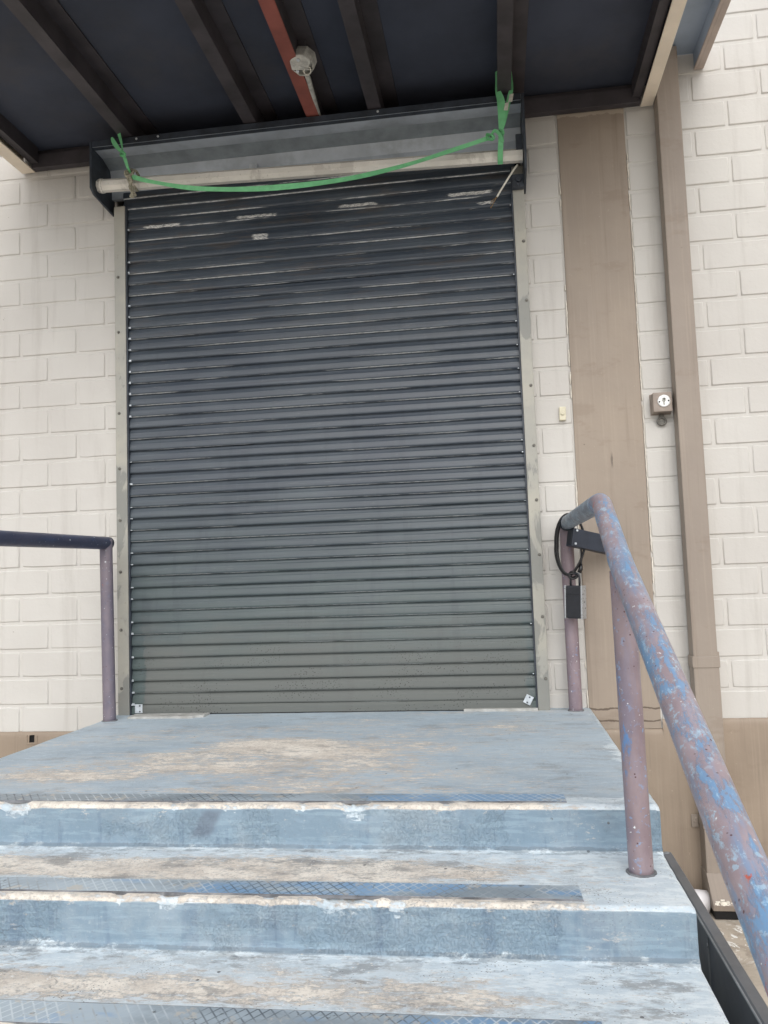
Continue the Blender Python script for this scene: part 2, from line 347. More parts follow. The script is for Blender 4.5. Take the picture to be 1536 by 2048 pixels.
# ------------------------------------------------------------------ mesh helpers
class MB:
    def __init__(s): s.bm = bmesh.new(); s.uvl = s.bm.loops.layers.uv.new('UVMap')
    def box(s, x0, x1, y0, y1, z0, z1, bev=0., mi=0, M=None):
        v = [s.bm.verts.new((x, y, z)) for x in (x0, x1) for y in (y0, y1) for z in (z0, z1)]
        F = [(0, 1, 3, 2), (4, 6, 7, 5), (0, 4, 5, 1), (2, 3, 7, 6), (0, 2, 6, 4), (1, 5, 7, 3)]
        fs = [s.bm.faces.new([v[i] for i in f]) for f in F]
        for f in fs: f.material_index = mi
        if bev:
            r = bmesh.ops.bevel(s.bm, geom=list({e for f in fs for e in f.edges}), offset=bev, segments=2, affect='EDGES', profile=.6)
            vs = {q for f in r['faces'] for q in f.verts} | {q for f in fs if f.is_valid for q in f.verts}
            for f in r['faces']: f.material_index = mi
        else: vs = set(v)
        if M is not None:
            for q in vs: q.co = M @ q.co
        return s
    def prism(s, pts, axis, a, b, bev=0., mi=0):
        # pts: 2-D outline; axis 'x': pts=(y,z); 'y': (x,z); 'z': (x,y)
        mk = {'x': lambda p, t: (t, p[0], p[1]), 'y': lambda p, t: (p[0], t, p[1]), 'z': lambda p, t: (p[0], p[1], t)}[axis]
        A = [s.bm.verts.new(mk(p, a)) for p in pts]; B = [s.bm.verts.new(mk(p, b)) for p in pts]
        n = len(pts); fs = [s.bm.faces.new(A), s.bm.faces.new(B[::-1])]
        for i in range(n): fs.append(s.bm.faces.new((A[i], B[i], B[(i+1) % n], A[(i+1) % n])))
        for f in fs: f.material_index = mi
        bmesh.ops.recalc_face_normals(s.bm, faces=fs)
        if bev: bmesh.ops.bevel(s.bm, geom=list({e for f in fs for e in f.edges}), offset=bev, segments=2, affect='EDGES', profile=.6)
        return s
    def tube(s, path, r, n=16, cap=True, mi=0, seam=Vector((0, 1, -.3)), wob=0., uoff=0., flat=False, close=False):
        P = [Vector(p) for p in path]; rings = []; L = 0.; up = None
        R = r if hasattr(r, '__len__') else [r]*len(P)
        m = len(P)
        for i, p in enumerate(P):
            if close: t = (P[(i+1) % m]-P[(i-1) % m])
            else: t = (P[min(i+1, m-1)]-P[max(i-1, 0)])
            t.normalize()
            if up is None:
                up = seam-t*seam.dot(t)
                if up.length < 1e-3: up = Vector((1, 0, 0))-t*t.x
            else: up = up-t*up.dot(t)
            up = up.normalized(); bi = t.cross(up)
            if i: L += (P[i]-P[i-1]).length
            ring = []
            for k in range(n):
                a = 2*PI*k/n; rr = R[i]
                if wob: rr += wob*mnoise.noise(Vector((math.cos(a)*3+L*9, math.sin(a)*3, L*14)))
                ring.append(s.bm.verts.new(p+(up*math.cos(a)+bi*math.sin(a))*rr))
            rings.append((ring, L))
        rng = range(m) if close else range(m-1)
        for i in rng:
            (a, la), (b, lb) = rings[i], rings[(i+1) % m]
            if close and i == m-1: lb = la+.01
            for k in range(n):
                f = s.bm.faces.new((a[k], a[(k+1) % n], b[(k+1) % n], b[k])); f.smooth = not flat; f.material_index = mi
                circ = 2*PI*R[i]
                for lo, (uu, vv) in zip(f.loops, ((k, la), (k+1, la), (k+1, lb), (k, lb))): lo[s.uvl].uv = (uu/n*circ+uoff, vv+uoff*3)
        if cap and not close:
            f = s.bm.faces.new(rings[0][0][::-1]); f.material_index = mi
            f = s.bm.faces.new(rings[-1][0]); f.material_index = mi
        return s
    def ribbon(s, path, w, side, th=.0012, twist=None, mi=0):
        # flat webbing: path points, width w, side = direction the width lies along
        P = [Vector(p) for p in path]; m = len(P); prev = None
        for i, p in enumerate(P):
            t = (P[min(i+1, m-1)]-P[max(i-1, 0)]).normalized()
            sd = Vector(side); sd = (sd-t*sd.dot(t)).normalized(); nn = t.cross(sd)
            if twist:
                a = twist(i/(m-1)); sd, nn = sd*math.cos(a)+nn*math.sin(a), nn*math.cos(a)-sd*math.sin(a)
            ww = w(i/(m-1)) if callable(w) else w
            q = [s.bm.verts.new(p+sd*ww/2*a+nn*th*b) for a, b in ((-1, -1), (1, -1), (1, 1), (-1, 1))]
            if prev:
                for k in range(4):
                    f = s.bm.faces.new((prev[k], prev[(k+1) % 4], q[(k+1) % 4], q[k])); f.material_index = mi; f.smooth = False
            else: s.bm.faces.new(q[::-1]).material_index = mi
            prev = q
        s.bm.faces.new(prev).material_index = mi
        return s
    def disc(s, c, nrm, r, h, n=16, bev=0., mi=0):
        nrm = Vector(nrm).normalized(); c = Vector(c)
        return s.tube([c, c+nrm*h*.8, c+nrm*h], [r, r, r*.82], n, True, mi, Vector((0.3, .2, 1)))
def tag(o, label=None, cat=None, group=None, kind=None):
    if label: o['label'] = label
    if cat: o['category'] = cat
    if group: o['group'] = group
    if kind: o['kind'] = kind
    return o
def thing(name, label, cat, loc, group=None):
    o = bpy.data.objects.new(name, None); COL.objects.link(o); o.location = loc; o.empty_display_size = .1
    return tag(o, label, cat, group)
def org(o):
    v = Vector((0, 0, 0))
    while o: v += Vector(o.location); o = o.parent
    return v
def obj(name, mb, mat, parent=None, at=(0, 0, 0), label=None):
    bm = mb.bm if isinstance(mb, MB) else mb
    off = org(parent)+Vector(at)
    bmesh.ops.recalc_face_normals(bm, faces=bm.faces)
    for v in bm.verts: v.co -= off
    me = bpy.data.meshes.new(name); bm.to_mesh(me); bm.free()
    for m in (mat if isinstance(mat, (list, tuple)) else [mat]): me.materials.append(MAT[m] if isinstance(m, str) else m)
    o = bpy.data.objects.new(name, me); COL.objects.link(o); o.location = at
    if parent: o.parent = parent
    if label: o['label'] = label
    return o
def corner(path, rad=.03, n=6):     # round the inner corners of a polyline
    P = [Vector(p) for p in path]; out = [P[0]]
    for i in range(1, len(P)-1):
        a, b, c = P[i-1], P[i], P[i+1]
        r1 = min(rad, (a-b).length*.45); r2 = min(rad, (c-b).length*.45)
        p, q = b+(a-b).normalized()*r1, b+(c-b).normalized()*r2
        for k in range(n+1):
            t = k/n; out.append(p*(1-t)**2+b*2*t*(1-t)+q*t*t)
    return out+[P[-1]]
def dense(path, step=.03):
    P = [Vector(p) for p in path]; out = []
    for a, b in zip(P, P[1:]):
        n = max(1, int((b-a).length/step)); out += [a.lerp(b, k/n) for k in range(n)]
    return out+[P[-1]]
def arc(P, n=24):                    # Catmull-Rom through the points
    P = [Vector(p) for p in P]; out = []
    Q = [P[0]*2-P[1]]+P+[P[-1]*2-P[-2]]
    per = max(2, n//(len(P)-1))
    for i in range(1, len(Q)-2):
        for k in range(per):
            t = k/per; a, b, c, d = Q[i-1], Q[i], Q[i+1], Q[i+2]
            out.append(.5*((2*b)+(c-a)*t+(2*a-5*b+4*c-d)*t*t+(3*b-a-3*c+d)*t**3))
    return out+[P[-1]]

# ------------------------------------------------------------------ ground
ZL, ZG = .101, -.83
mb = MB(); R_ = 400
xs = [-R_, -6, 6, R_]; ys = [-R_, -9, 1.5, R_]
for i in range(3):
    for j in range(3):
        mb.bm.faces.new([mb.bm.verts.new(p) for p in ((xs[i], ys[j], ZG), (xs[i+1], ys[j], ZG), (xs[i+1], ys[j+1], ZG), (xs[i], ys[j+1], ZG))])
bmesh.ops.remove_doubles(mb.bm, verts=mb.bm.verts, dist=1e-4)
g = obj('ground', mb, 'ground'); tag(g, 'worn beige concrete yard at the foot of the wall', 'ground', kind='structure')

# ------------------------------------------------------------------ warehouse wall
wall = thing('warehouse_wall', 'cream painted block wall with a brown column strip and brown base around the dark shutter', 'wall', (-.9, .1, ZG))
BL, BH, MJ = .3408, .15, .0150
DX0, DX1, PX0, PX1 = -2.045, .215, .42, .762
def block(bm, x0, x1, z0, z1, jit=1., dep=.0078):
    if x1-x0 < .012: return
    ch = .0058
    yj = random.uniform(-.0012, .0012)*jit
    o = [(x0, z0), (x1, z0), (x1, z1), (x0, z1)]
    n = 5
    # outline sampled so that edges wander slightly like hand-pointed, thickly painted blocks
    ring0, ring1, ring2 = [], [], []
    for k in range(4):
        a, b = o[k], o[(k+1) % 4]
        for t in range(n):
            u = t/n; px = a[0]+(b[0]-a[0])*u; pz = a[1]+(b[1]-a[1])*u
            wob = mnoise.noise(Vector((px*23, 7.7, pz*23)))*.0016*jit
            cut = 0.
            if t == 0: cut = max(0, mnoise.noise(Vector((px*57+3, 1.3, pz*61))))*.006*jit
            cx, cz = (x0+x1)/2, (z0+z1)/2
            dx = 1 if px < cx else -1; dz = 1 if pz < cz else -1
            ex = (k in (1, 3) or t == 0); ez = (k in (0, 2) or t == 0)
            qx = px+(dx*(wob+cut) if ex else 0); qz = pz+(dz*(wob+cut) if ez else 0)
            ring0.append(bm.verts.new((qx, dep, qz)))
            ring1.append(bm.verts.new((qx+(dx*.0016 if ex else 0), dep*.62+yj, qz+(dz*.0016 if ez else 0))))
            ring2.append(bm.verts.new((qx+(dx*ch if ex else 0), yj, qz+(dz*ch if ez else 0))))
    m = len(ring0)
    for A, B in ((ring0, ring1), (ring1, ring2)):
        for k in range(m):
            f = bm.faces.new((A[k], A[(k+1) % m], B[(k+1) % m], B[k])); f.smooth = True
    bm.faces.new(ring2)
def field(bm, X0, X1, zoff, xoff, rows, zmin=-9, zmax=9, jit=1., dep=.0078, odd=0):
    for k in rows:
        z0, z1 = zoff+k*BH, zoff+(k+1)*BH
        if z0 < zmin: z0 = zmin
        if z1 > zmax: z1 = zmax
        if z1-z0 < .03: continue
        x = xoff+(BL/2 if (k+odd) % 2 else 0)
        x -= math.ceil((x-X0)/BL)*BL
        while x < X1:
            a, b = max(x+MJ/2, X0), min(x+BL-MJ/2, X1)
            if b > a: block(bm, a, b, z0+MJ/2, z1-MJ/2, jit, dep)
            x += BL
XL, XR, ZT = -6.2, 4.6, 5.4
bm = bmesh.new()
field(bm, XL, DX0, 0., -2.6285, range(0, 36))
field(bm, DX0, DX1, 0., -2.6285, range(21, 36), zmin=3.17)
field(bm, DX1+.002, PX0-.008, .0295, 1.1023-.3408*4, range(0, 36), jit=.5, dep=.0078)
field(bm, PX1+.008, XR, .0295, 1.1023, range(0, 36), odd=1)
obj('blockwork', bm, 'block', wall)
mb = MB()
mb.box(XL, DX0-.004, .0066, .2, ZG-.2, ZT); mb.box(DX1+.004, XR, .0066, .2, ZG-.2, ZT); mb.box(DX0-.004, DX1+.004, .0066, .2, 3.16, ZT)
obj('mortar', mb, 'block', wall)
mb = MB(); mb.box(PX0, PX1, -.003, .15, -.005, ZT, .003); obj('column', mb, 'column_brown', wall)
# ragged white line of filler down both sides of the column
mb = MB()
for xs_, amt, z0, z1 in ((PX0-.004, .35, .1, 3.1), (PX1+.004, 1., .1, 3.1)):
    z = z0
    while z < z1:
        n = mnoise.noise(Vector((xs_*5, z*3.1, 2.)))*.6+mnoise.noise(Vector((xs_*9, z*17, 4.)))*.5
        if n > .02-(.28 if amt > .9 and 1.0 < z < 2.7 else 0)+(.12 if amt < .9 else 0):
            w = .0012+.0040*max(0, n)*(1 if amt > .9 else .7); dx = .003*mnoise.noise(Vector((1, z*40, xs_)))
            mb.box(xs_+dx-w, xs_+dx+w, -.005-random.random()*.002, .006, z, z+.0072+random.random()*.004)
        z += .007
obj('filler_bead', mb, 'caulk', wall)
# plinth: rendered base, with a small broken weep hole at the left
def plinth(mb, X0, X1, top, hole=None):
    n = int((X1-X0)/.03); y = -.010
    def prof(x):
        e = mnoise.noise(Vector((x*6, 3, 1)))*.006+mnoise.noise(Vector((x*27, 3, 1)))*.005
        return [(.01, top+.004+e*.3), (-.002, top+e*.6), (y+.002, top-.014+e), (y, top-.026+e), (y-.001, top-.06), (y, (top+ZG)/2), (y-.001, ZG-.05)]
    prev = None
    for i in range(n+1):
        x = X0+(X1-X0)*i/n
        ring = [mb.bm.verts.new((x, a, b)) for a, b in prof(x)]
        if prev:
            for k in range(len(ring)-1):
                cxm = x-.015
                if hole and hole[0] < cxm < hole[1] and k in (2, 3): continue
                f = mb.bm.faces.new((prev[k], prev[k+1], ring[k+1], ring[k])); f.smooth = True
        prev = ring
mb = MB(); plinth(mb, XL, -2.06, .010, (-2.585, -2.53)); plinth(mb, DX0-.01, DX1+.01, .05); plinth(mb, .22, PX0-.002, .04); plinth(mb, PX0-.002, PX1+.006, -.006); plinth(mb, PX1+.006, XR, .040)
obj('plinth', mb, 'plinth_brown', wall)
mb = MB()
mb.box(-2.60, -2.51, .0, .05, -.06, .0, 0, 0)
w = obj('weep_hole', mb, 'black_void', wall, label='small dark broken weep hole in the brown base')
mb = MB()
for (a, b, c, d) in ((-2.592, -2.580, -.052, -.006), (-2.536, -2.522, -.05, -.008), (-2.585, -2.53, -.056, -.046)):
    mb.box(a, b, -.014, .004, c, d, .003)
obj('chipped_rim', mb, 'plinth_brown', w)
# building volume behind and roof line
mb = MB(); mb.box(XL, XR, .205, 6, ZG-.2, ZT); obj('core', mb, 'black_void', wall)
mb = MB(); mb.box(XL-.03, XR+.03, -.03, 6.02, ZT+.003, ZT+.12, .01); obj('coping', mb, 'gutter_brown', wall)

# ------------------------------------------------------------------ roller shutter
door = thing('roller_shutter', 'tall dark grey slatted roller shutter, scratched and dusty, closed above the landing', 'shutter', (-.9, -.03, ZL))
CX0, CX1 = -1.985, .185
mb = MB(); bm = mb.bm
top = 2.99; nsl = int((top-Z0)/PITCH)
prof = []; lipv = []
Y = -.030
for k in range(nsl+1):
    zb = Z0+k*PITCH
    # one slat from its lower lip to the next: rounded belly, then a narrow hooked joint
    for (t, y) in ((.0, .002), (.02, -.0085), (.06, -.0135), (.13, -.0150), (.25, -.0143), (.42, -.0118), (.56, -.0088), (.63, -.0078), (.66, -.0060), (.76, -.0042), (.88, -.0014), (.94, .0004), (.975, .002)):
        prof.append((Y+y+(-.0016 if .5 < t < .7 else 0), zb+t*PITCH)); lipv.append(1. if .01 < t < .05 else (.6 if t == .06 else 0.))
xs = [CX0+(CX1-CX0)*i/60 for i in range(61)]
rows = []
la = bm.verts.layers.float.new('lip'); lt_ = bm.verts.layers.float.new('tone')
tones = [random.random() for _ in range(99)]
for (y, z), lv in zip(prof, lipv):
    k = int((z-Z0)/PITCH+1e-4)
    row = []
    for xx in xs:
        sag = .0022*mnoise.noise(Vector((xx*1.1, k*.9, 0)))+.0012*math.sin((xx+1.9)*1.5)
        v = bm.verts.new((xx, y+.0035*mnoise.noise(Vector((xx*.8, 5, z*1.3)))+.0022*mnoise.noise(Vector((xx*2.7, k*3.1, 9))), z+sag)); v[la] = lv; v[lt_] = tones[k]; row.append(v)
    rows.append(row)
for a, b in zip(rows, rows[1:]):
    for i in range(len(xs)-1):
        f = bm.faces.new((a[i], a[i+1], b[i+1], b[i])); f.smooth = True
cur = obj('curtain', mb, 'curtain', door)
mb = MB()
mb.prism([(Y-.022, .106), (Y-.020, .140), (Y-.010, .152), (Y+.012, .152), (Y+.012, .106)], 'x', CX0, CX1, .002)
obj('bottom_bar', mb, 'curtain', door)
mb = MB(); mb.box(CX0, CX1, Y-.016, Y+.012, .0985, .1058); obj('rubber_seal', mb, 'cable_black', door)
# bright end clips on the slats, visible at the left guide
mb = MB()
for k in range(nsl-2):
    zb = Z0+k*PITCH
    if random.random() < .75: mb.box(-1.962-random.random()*.004, -1.952+random.random()*.006, Y-.0170, Y-.006, zb+.001, zb+.008+random.random()*.006, .001)
    if random.random() < .4: mb.box(.150, .157, Y-.0150, Y-.006, zb+.001, zb+.006, .001)
tag(obj('end_clips', mb, 'zinc', door), kind='stuff')
def guide(x0, x1, inner, zt):
    mb = MB(); mb.box(x0, x1, -.064, .006, .100, zt, .003)
    return mb
zs_l = [2.494, 2.182, 1.728, 1.422, 1.141, .862, .552, .243]; zs_r = [2.494, 2.18, 1.734, 1.424, 1.146, .87, .561, .255]
gl = obj('guide_rail', guide(-2.031, -1.968, 1, 2.90), 'guide_metal', door)
gr = obj('guide_rail', guide(.168, .226, -1, 2.90), 'guide_metal', door)
screw0 = None
for gd, xx, zs in ((gl, -2.010, zs_l), (gr, .211, zs_r)):
    for z in zs:
        if screw0 is None:
            mb = MB(); mb.tube([(xx, -.0635, z), (xx, -.0665, z)], .0085, 12, True, 0, Vector((1, 0, 0))); mb.tube([(xx, -.066, z), (xx, -.0695, z), (xx, -.071, z)], [.0055, .005, .003], 10, True, 0, Vector((1, 0, 0)))
            screw0 = obj('screw', mb, 'screw_metal', gd, at=(0, 0, 0)); sx, sz = xx, z
        else:
            c = screw0.copy(); COL.objects.link(c); c.parent = gd; c.location = (xx-sx, 0, z-sz)
# dark inner channel of each guide
mb = MB(); mb.box(-1.9675, -1.960, -.058, .004, .101, 2.9); obj('guide_lip', mb, 'dark_plate', gl)
mb = MB(); mb.box(.160, .1675, -.058, .004, .101, 2.9); obj('guide_lip', mb, 'dark_plate', gr)
# hood: open-fronted box with two end plates
HX0, HX1 = -2.066, .236
pts = [(-.267, 3.141), (-.267, 3.168), (-.262, 3.170), (.0, 3.172), (.0, 2.96), (-.040, 2.955), (-.040, 3.05), (-.060, 3.112), (-.150, 3.138)]
mb = MB(); mb.prism(pts, 'x', HX0+.012, HX1-.012)
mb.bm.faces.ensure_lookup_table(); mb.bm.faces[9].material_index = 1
hood = obj('hood', mb, ['hood_sheet', 'hood_shade'], door)
mb = MB(); mb.box(HX0+.013, HX1-.013, -.2705, -.2672, 3.139, 3.172, .001); mb.box(HX0+.013, HX1-.013, -.262, -.236, 3.1375, 3.1402)
obj('hood_lip', mb, 'dark_plate', hood)
for xx in (-1.80, -1.68, -.5, .12):
    mb = MB(); mb.disc((xx, -.2705, 3.158), (0, -1, 0), .006, .004, 10); obj('rivet', mb, 'zinc', hood)
plate = [(-.270, 3.172), (-.270, 2.915), (-.235, 2.893), (-.02, 2.875), (.002, 2.875), (.002, 3.172)]
mb = MB(); mb.prism(plate, 'x', HX0-.002, HX0+.010, .0015); obj('end_plate', mb, 'dark_plate', door)
plate_r = [(-.270, 3.172), (-.270, 2.865), (-.235, 2.80), (-.02, 2.775), (.002, 2.775), (.002, 3.172)]
mb = MB(); mb.prism(plate_r, 'x', HX1-.010, HX1+.002, .0015)
mb.box(.165, .226, -.10, -.062, 2.77, 2.84, .004); mb.disc((.20, -.10, 2.81), (0, -1, 0), .016, .014, 8); mb.disc((.195, -.10, 2.78), (0, -1, 0), .009, .012, 8); mb.box(.19, .222, -.20, -.19, 2.90, 3.0, .003)
obj('end_plate', mb, 'dark_plate', door)
mb = MB(); A, B = Vector((-2.052, -.200, 2.955)), Vector((.222, -.172, 2.898))
mb.tube(dense([A, B], .2), .0345, 8, True, 0, Vector((0, -.92, .39)), flat=True)
mb.tube([A+Vector((.012, 0, 0)), A+Vector((.03, 0, -.001))], .038, 16)
shaft = obj('shaft', mb, 'shaft_metal', door)
mb = MB(); mb.box(-1.245, -1.20, -.075, -.045, 3.03, 3.06, .002); mb.box(-1.30, -1.12, -.085, -.05, 3.014, 3.019)
obj('spring_clip', mb, 'zinc', hood)
# two small zinc angles near the foot of the curtain
mb = MB(); mb.box(-1.940, -1.899, -.0565, -.0520, .112, .158, .001); mb.box(-1.965, -1.925, -.0562, -.0523, .152, .157)
for z in (.120, .150): mb.disc((-1.912, -.0565, z), (0, -1, 0), .004, .003, 8, mi=1)
obj('lock_plate', mb, ['zinc', 'dark_plate'], door)
mb = MB(); M = Matrix.Translation((.122, 0, .152)) @ Matrix.Rotation(math.radians(28), 4, 'Y')
mb.box(-.019, .019, -.0575, -.0520, -.022, .022, .001, 0, M)
for z in (-.014, .014): mb.disc(M @ Vector((0, -.0575, z)), (0, -1, 0), .004, .003, 8, mi=1)
obj('lock_plate', mb, ['zinc', 'dark_plate'], door)

# thin packing strips lying along the foot of the shutter
t = thing('packing_strip', 'thin pale grey strip on the landing under the shutter end nearest the left handrail post', 'strip', (-1.72, -.12, ZL), 'packing strips under the shutter')
mb = MB(); mb.prism([(-1.93, -.168), (-1.58, -.166), (-1.57, -.15), (-1.53, -.14), (-1.525, -.06), (-1.93, -.07)], 'z', ZL-.004, ZL+.010, .002); obj('strip', mb, 'threshold', t)
t = thing('packing_strip', 'thin pale grey strip on the landing under the shutter end nearest the key lockbox', 'strip', (-.01, -.06, ZL), 'packing strips under the shutter')
mb = MB(); mb.prism([(-.20, -.075), (.165, -.078), (.168, -.045), (-.19, -.042)], 'z', ZL-.004, ZL+.012, .002); obj('strip', mb, 'threshold', t)

# ------------------------------------------------------------------ canopy
can = thing('canopy', 'dark steel framed loading canopy with cream side channels above the shutter', 'canopy', (-.85, -.9, 3.18))
ZC, YF = 3.295, -1.40
mb = MB(); mb.box(-2.60, .90, YF+.01, -.004, ZC, ZC+.03); obj('deck', mb, 'soffit', can)
def ibeam(x, w, mat, zb=3.18, h=.114, flip=0):
    mb = MB(); y0, y1 = YF+.06, -.06
    mb.box(x-w/2, x+w/2, y0, y1, zb, zb+.008, .001)
    mb.box(x+w/2-.008, x+w/2, y0, y1, zb+.009, zb+h-.010, 0, 1)
    mb.box(x+w/2-.008, x+w/2+.075, y0, y1, zb+h-.009, zb+h-.001, .001, 1)
    return obj('beam', mb, [mat, 'beam_dark'], can, label='rust red beam' if mat == 'beam_red' else None)
for x in (-1.862, -1.178, -.518, .141): ibeam(x, .068, 'beam_dark')
ibeam(-.842, .066, 'beam_red')
# wall ledger, side channels, front channel
mb = MB(); mb.box(-2.53, .842, -.058, -.016, 3.180, 3.262, .002); mb.box(-2.53, .842, -.030, -.016, 3.264, ZC-.002); obj('ledger', mb, 'beam_dark', can)
def channel(name, x0, x1, inner):
    # C section: bottom flange, web, top flange; web on the outer side
    mb = MB(); y0, y1 = YF, -.012
    wx = (x1-.007, x1) if inner < 0 else (x0, x0+.007)
    mb.box(x0, x1, y0, y1, 3.178, 3.187, .001); mb.box(wx[0], wx[1], y0, y1, 3.188, 3.37); mb.box(x0, x1, y0, y1, 3.371, 3.38)
    return obj(name, mb, 'fascia_cream', can)
channel('side_channel', .846, .908, -1); channel('side_channel', -2.612, -2.532, 1)
for q in ((.800, .8445, .800, .806), (-2.530, -2.485, -2.491, -2.485)):
    mb = MB(); mb.box(q[0], q[1], YF, -.062, 3.205, 3.215); mb.box(q[2], q[3], YF, -.062, 3.2155, ZC-.002); obj('edge_angle', mb, 'beam_dark', can)
mb = MB(); mb.box(-2.612, .908, YF-.02, YF-.002, 3.178, 3.38, .002); obj('front_channel', mb, 'fascia_cream', can)
# gutter alongside the canopy, draining into the downpipe
gut = thing('side_gutter', 'blue grey box gutter with a brown lip beside the cream canopy edge', 'gutter', (1.04, -1., 3.40))
mb = MB(); mb.box(.909, 1.140, YF, -.004, 3.440, 3.450); mb.box(1.128, 1.1405, YF, -.004, 3.3625, 3.4395); obj('trough', mb, 'gutter_blue', gut)
mb = MB(); mb.box(1.1415, 1.174, YF, -.004, 3.350, 3.46, .002); mb.box(1.127, 1.141, YF, -.004, 3.350, 3.362); obj('lip', mb, 'gutter_brown', gut)

# ------------------------------------------------------------------ downpipe
dp = thing('downpipe', 'square brown downpipe with a kicked-out foot running down the wall to the yard', 'downpipe', (.968, -.05, ZG))
mb = MB(); mb.box(.912, 1.025, -.104, -.012, .33, 3.43, .005); obj('pipe', mb, 'pipe_brown', dp)
mb = MB(); mb.box(.909, 1.028, -.107, -.0125, -.66, .345, .005); obj('lower_pipe', mb, 'pipe_brown', dp)
mb = MB(); mb.box(.905, 1.032, -.111, -.012, .298, .352, .003); mb.box(1.0325, 1.05, -.03, -.011, .30, .365, .002); obj('coupling', mb, 'pipe_brown', dp)
mb = MB(); mb.box(.905, 1.032, -.111, -.012, -.452, -.412, .002); mb.box(.872, .904, -.018, -.011, -.472, -.412, .003); mb.disc((.887, -.018, -.443), (0, -1, 0), .006, .005, 8); mb.box(1.033, 1.065, -.018, -.011, -.472, -.412, .003); obj('bracket', mb, 'pipe_brown', dp)
mb = MB(); mb.prism([(-.108, -.655), (-.215, -.762), (-.205, -.79), (-.012, -.79), (-.012, -.655)], 'x', .905, 1.034, .003)
shoe = obj('shoe', mb, 'pipe_brown', dp)
mb = MB(); mb.box(.912, 1.028, -.200, -.02, ZG+.002, -.791, .004); obj('shoe_outlet', mb, 'black_void', shoe)
mb = MB()
for i in range(26):
    x = .905+random.random()*.125; z = -.762+abs(random.gauss(0, .010)); yy = -.216+(z+.762)*1.0
    r = .003+random.random()*.008; mb.box(x-r, min(1.034, x+r), yy-.0015, yy+.002, z, z+r*.8)
obj('paint_flake', mb, 'caulk', shoe)
t = thing('drain_stub', 'short white plastic pipe lying between the steps and the brown downpipe foot', 'pipe', (.84, -.1, ZG))
mb = MB(); mb.tube(dense([(.70, -.115, -.765), (.902, -.115, -.782)], .05), .049, 28); mb.tube([(.70, -.115, -.765), (.74, -.115, -.768)], .054, 28); obj('pipe_body', mb, 'pvc_white', t)

# ------------------------------------------------------------------ steps
st = thing('entrance_steps', 'blue painted concrete landing and steps, worn to bare beige along the treads', 'steps', (-.8, -1., ZG))
SX0, SX1 = -2.055, .428
N_ST = 7; RZ, TD = .126, .3985; Y1 = -1.759
chips = {0: [(-1.56, .05, .020), (-1.02, .03, .009), (-.46, .05, .018), (-.62, .03, .010), (-.84, .04, .009), (-.18, .03, .008)],
         1: [(-1.02, .025, .012), (-.88, .035, .014), (-.62, .03, .010), (-.43, .06, .024), (-.36, .03, .012), (-.28, .022, .014)],
         2: [(-.9, .04, .012), (-.2, .03, .010)]}
prof = []       # y, z, kind, step   kind: 0 tread 1 riser 2 nosing
for k in range(N_ST):
    zt = ZL-RZ*k; zn = (ZL-RZ*(k+1)) if k < N_ST-1 else ZG-.02
    ya = (0. if k == 0 else Y1-TD*(k-1)); yb = Y1-TD*k
    fine = k < 3; sp = .022 if fine else .06
    n = max(4, int((ya-yb-.02)/sp))
    y_start = ya if k == 0 else ya-.016
    for i in range(n+1): prof.append((y_start+(yb+.014-y_start)*i/n, zt, 0, k))
    for i in range(1, 5):
        a = i/5*PI/2; prof.append((yb+.014-.014*math.sin(a), zt-.014+.014*math.cos(a), 2, k))
    m_ = 18 if fine else 4
    for i in range(m_+1): prof.append((yb, zt-.014+(zn+.016-(zt-.014))*i/m_, 1, k))
    if k < N_ST-1:
        for i in range(1, 3):
            a = i/3*PI/2; prof.append((yb-.016+.016*math.cos(a), zn+.016-.016*math.sin(a), 1.5, k))
NX = 240
xs = [SX0, SX0+.004, SX0+.012]+[SX0+.012+(SX1-SX0-.024)*i/NX for i in range(1, NX)]+[SX1-.012, SX1-.004, SX1]
mb = MB(); bm = mb.bm
lw = bm.verts.layers.float.new('wear'); lp = bm.verts.layers.float.new('pale'); lr = bm.verts.layers.float.new('riser'); lc = bm.verts.layers.float.new('crack')
G = lambda v, c, s: math.exp(-((v-c)/s)**2)
def plateau(v, a, b, s): return 1/(1+math.exp(-(v-a)/s))*1/(1+math.exp((v-b)/s))
grid = []
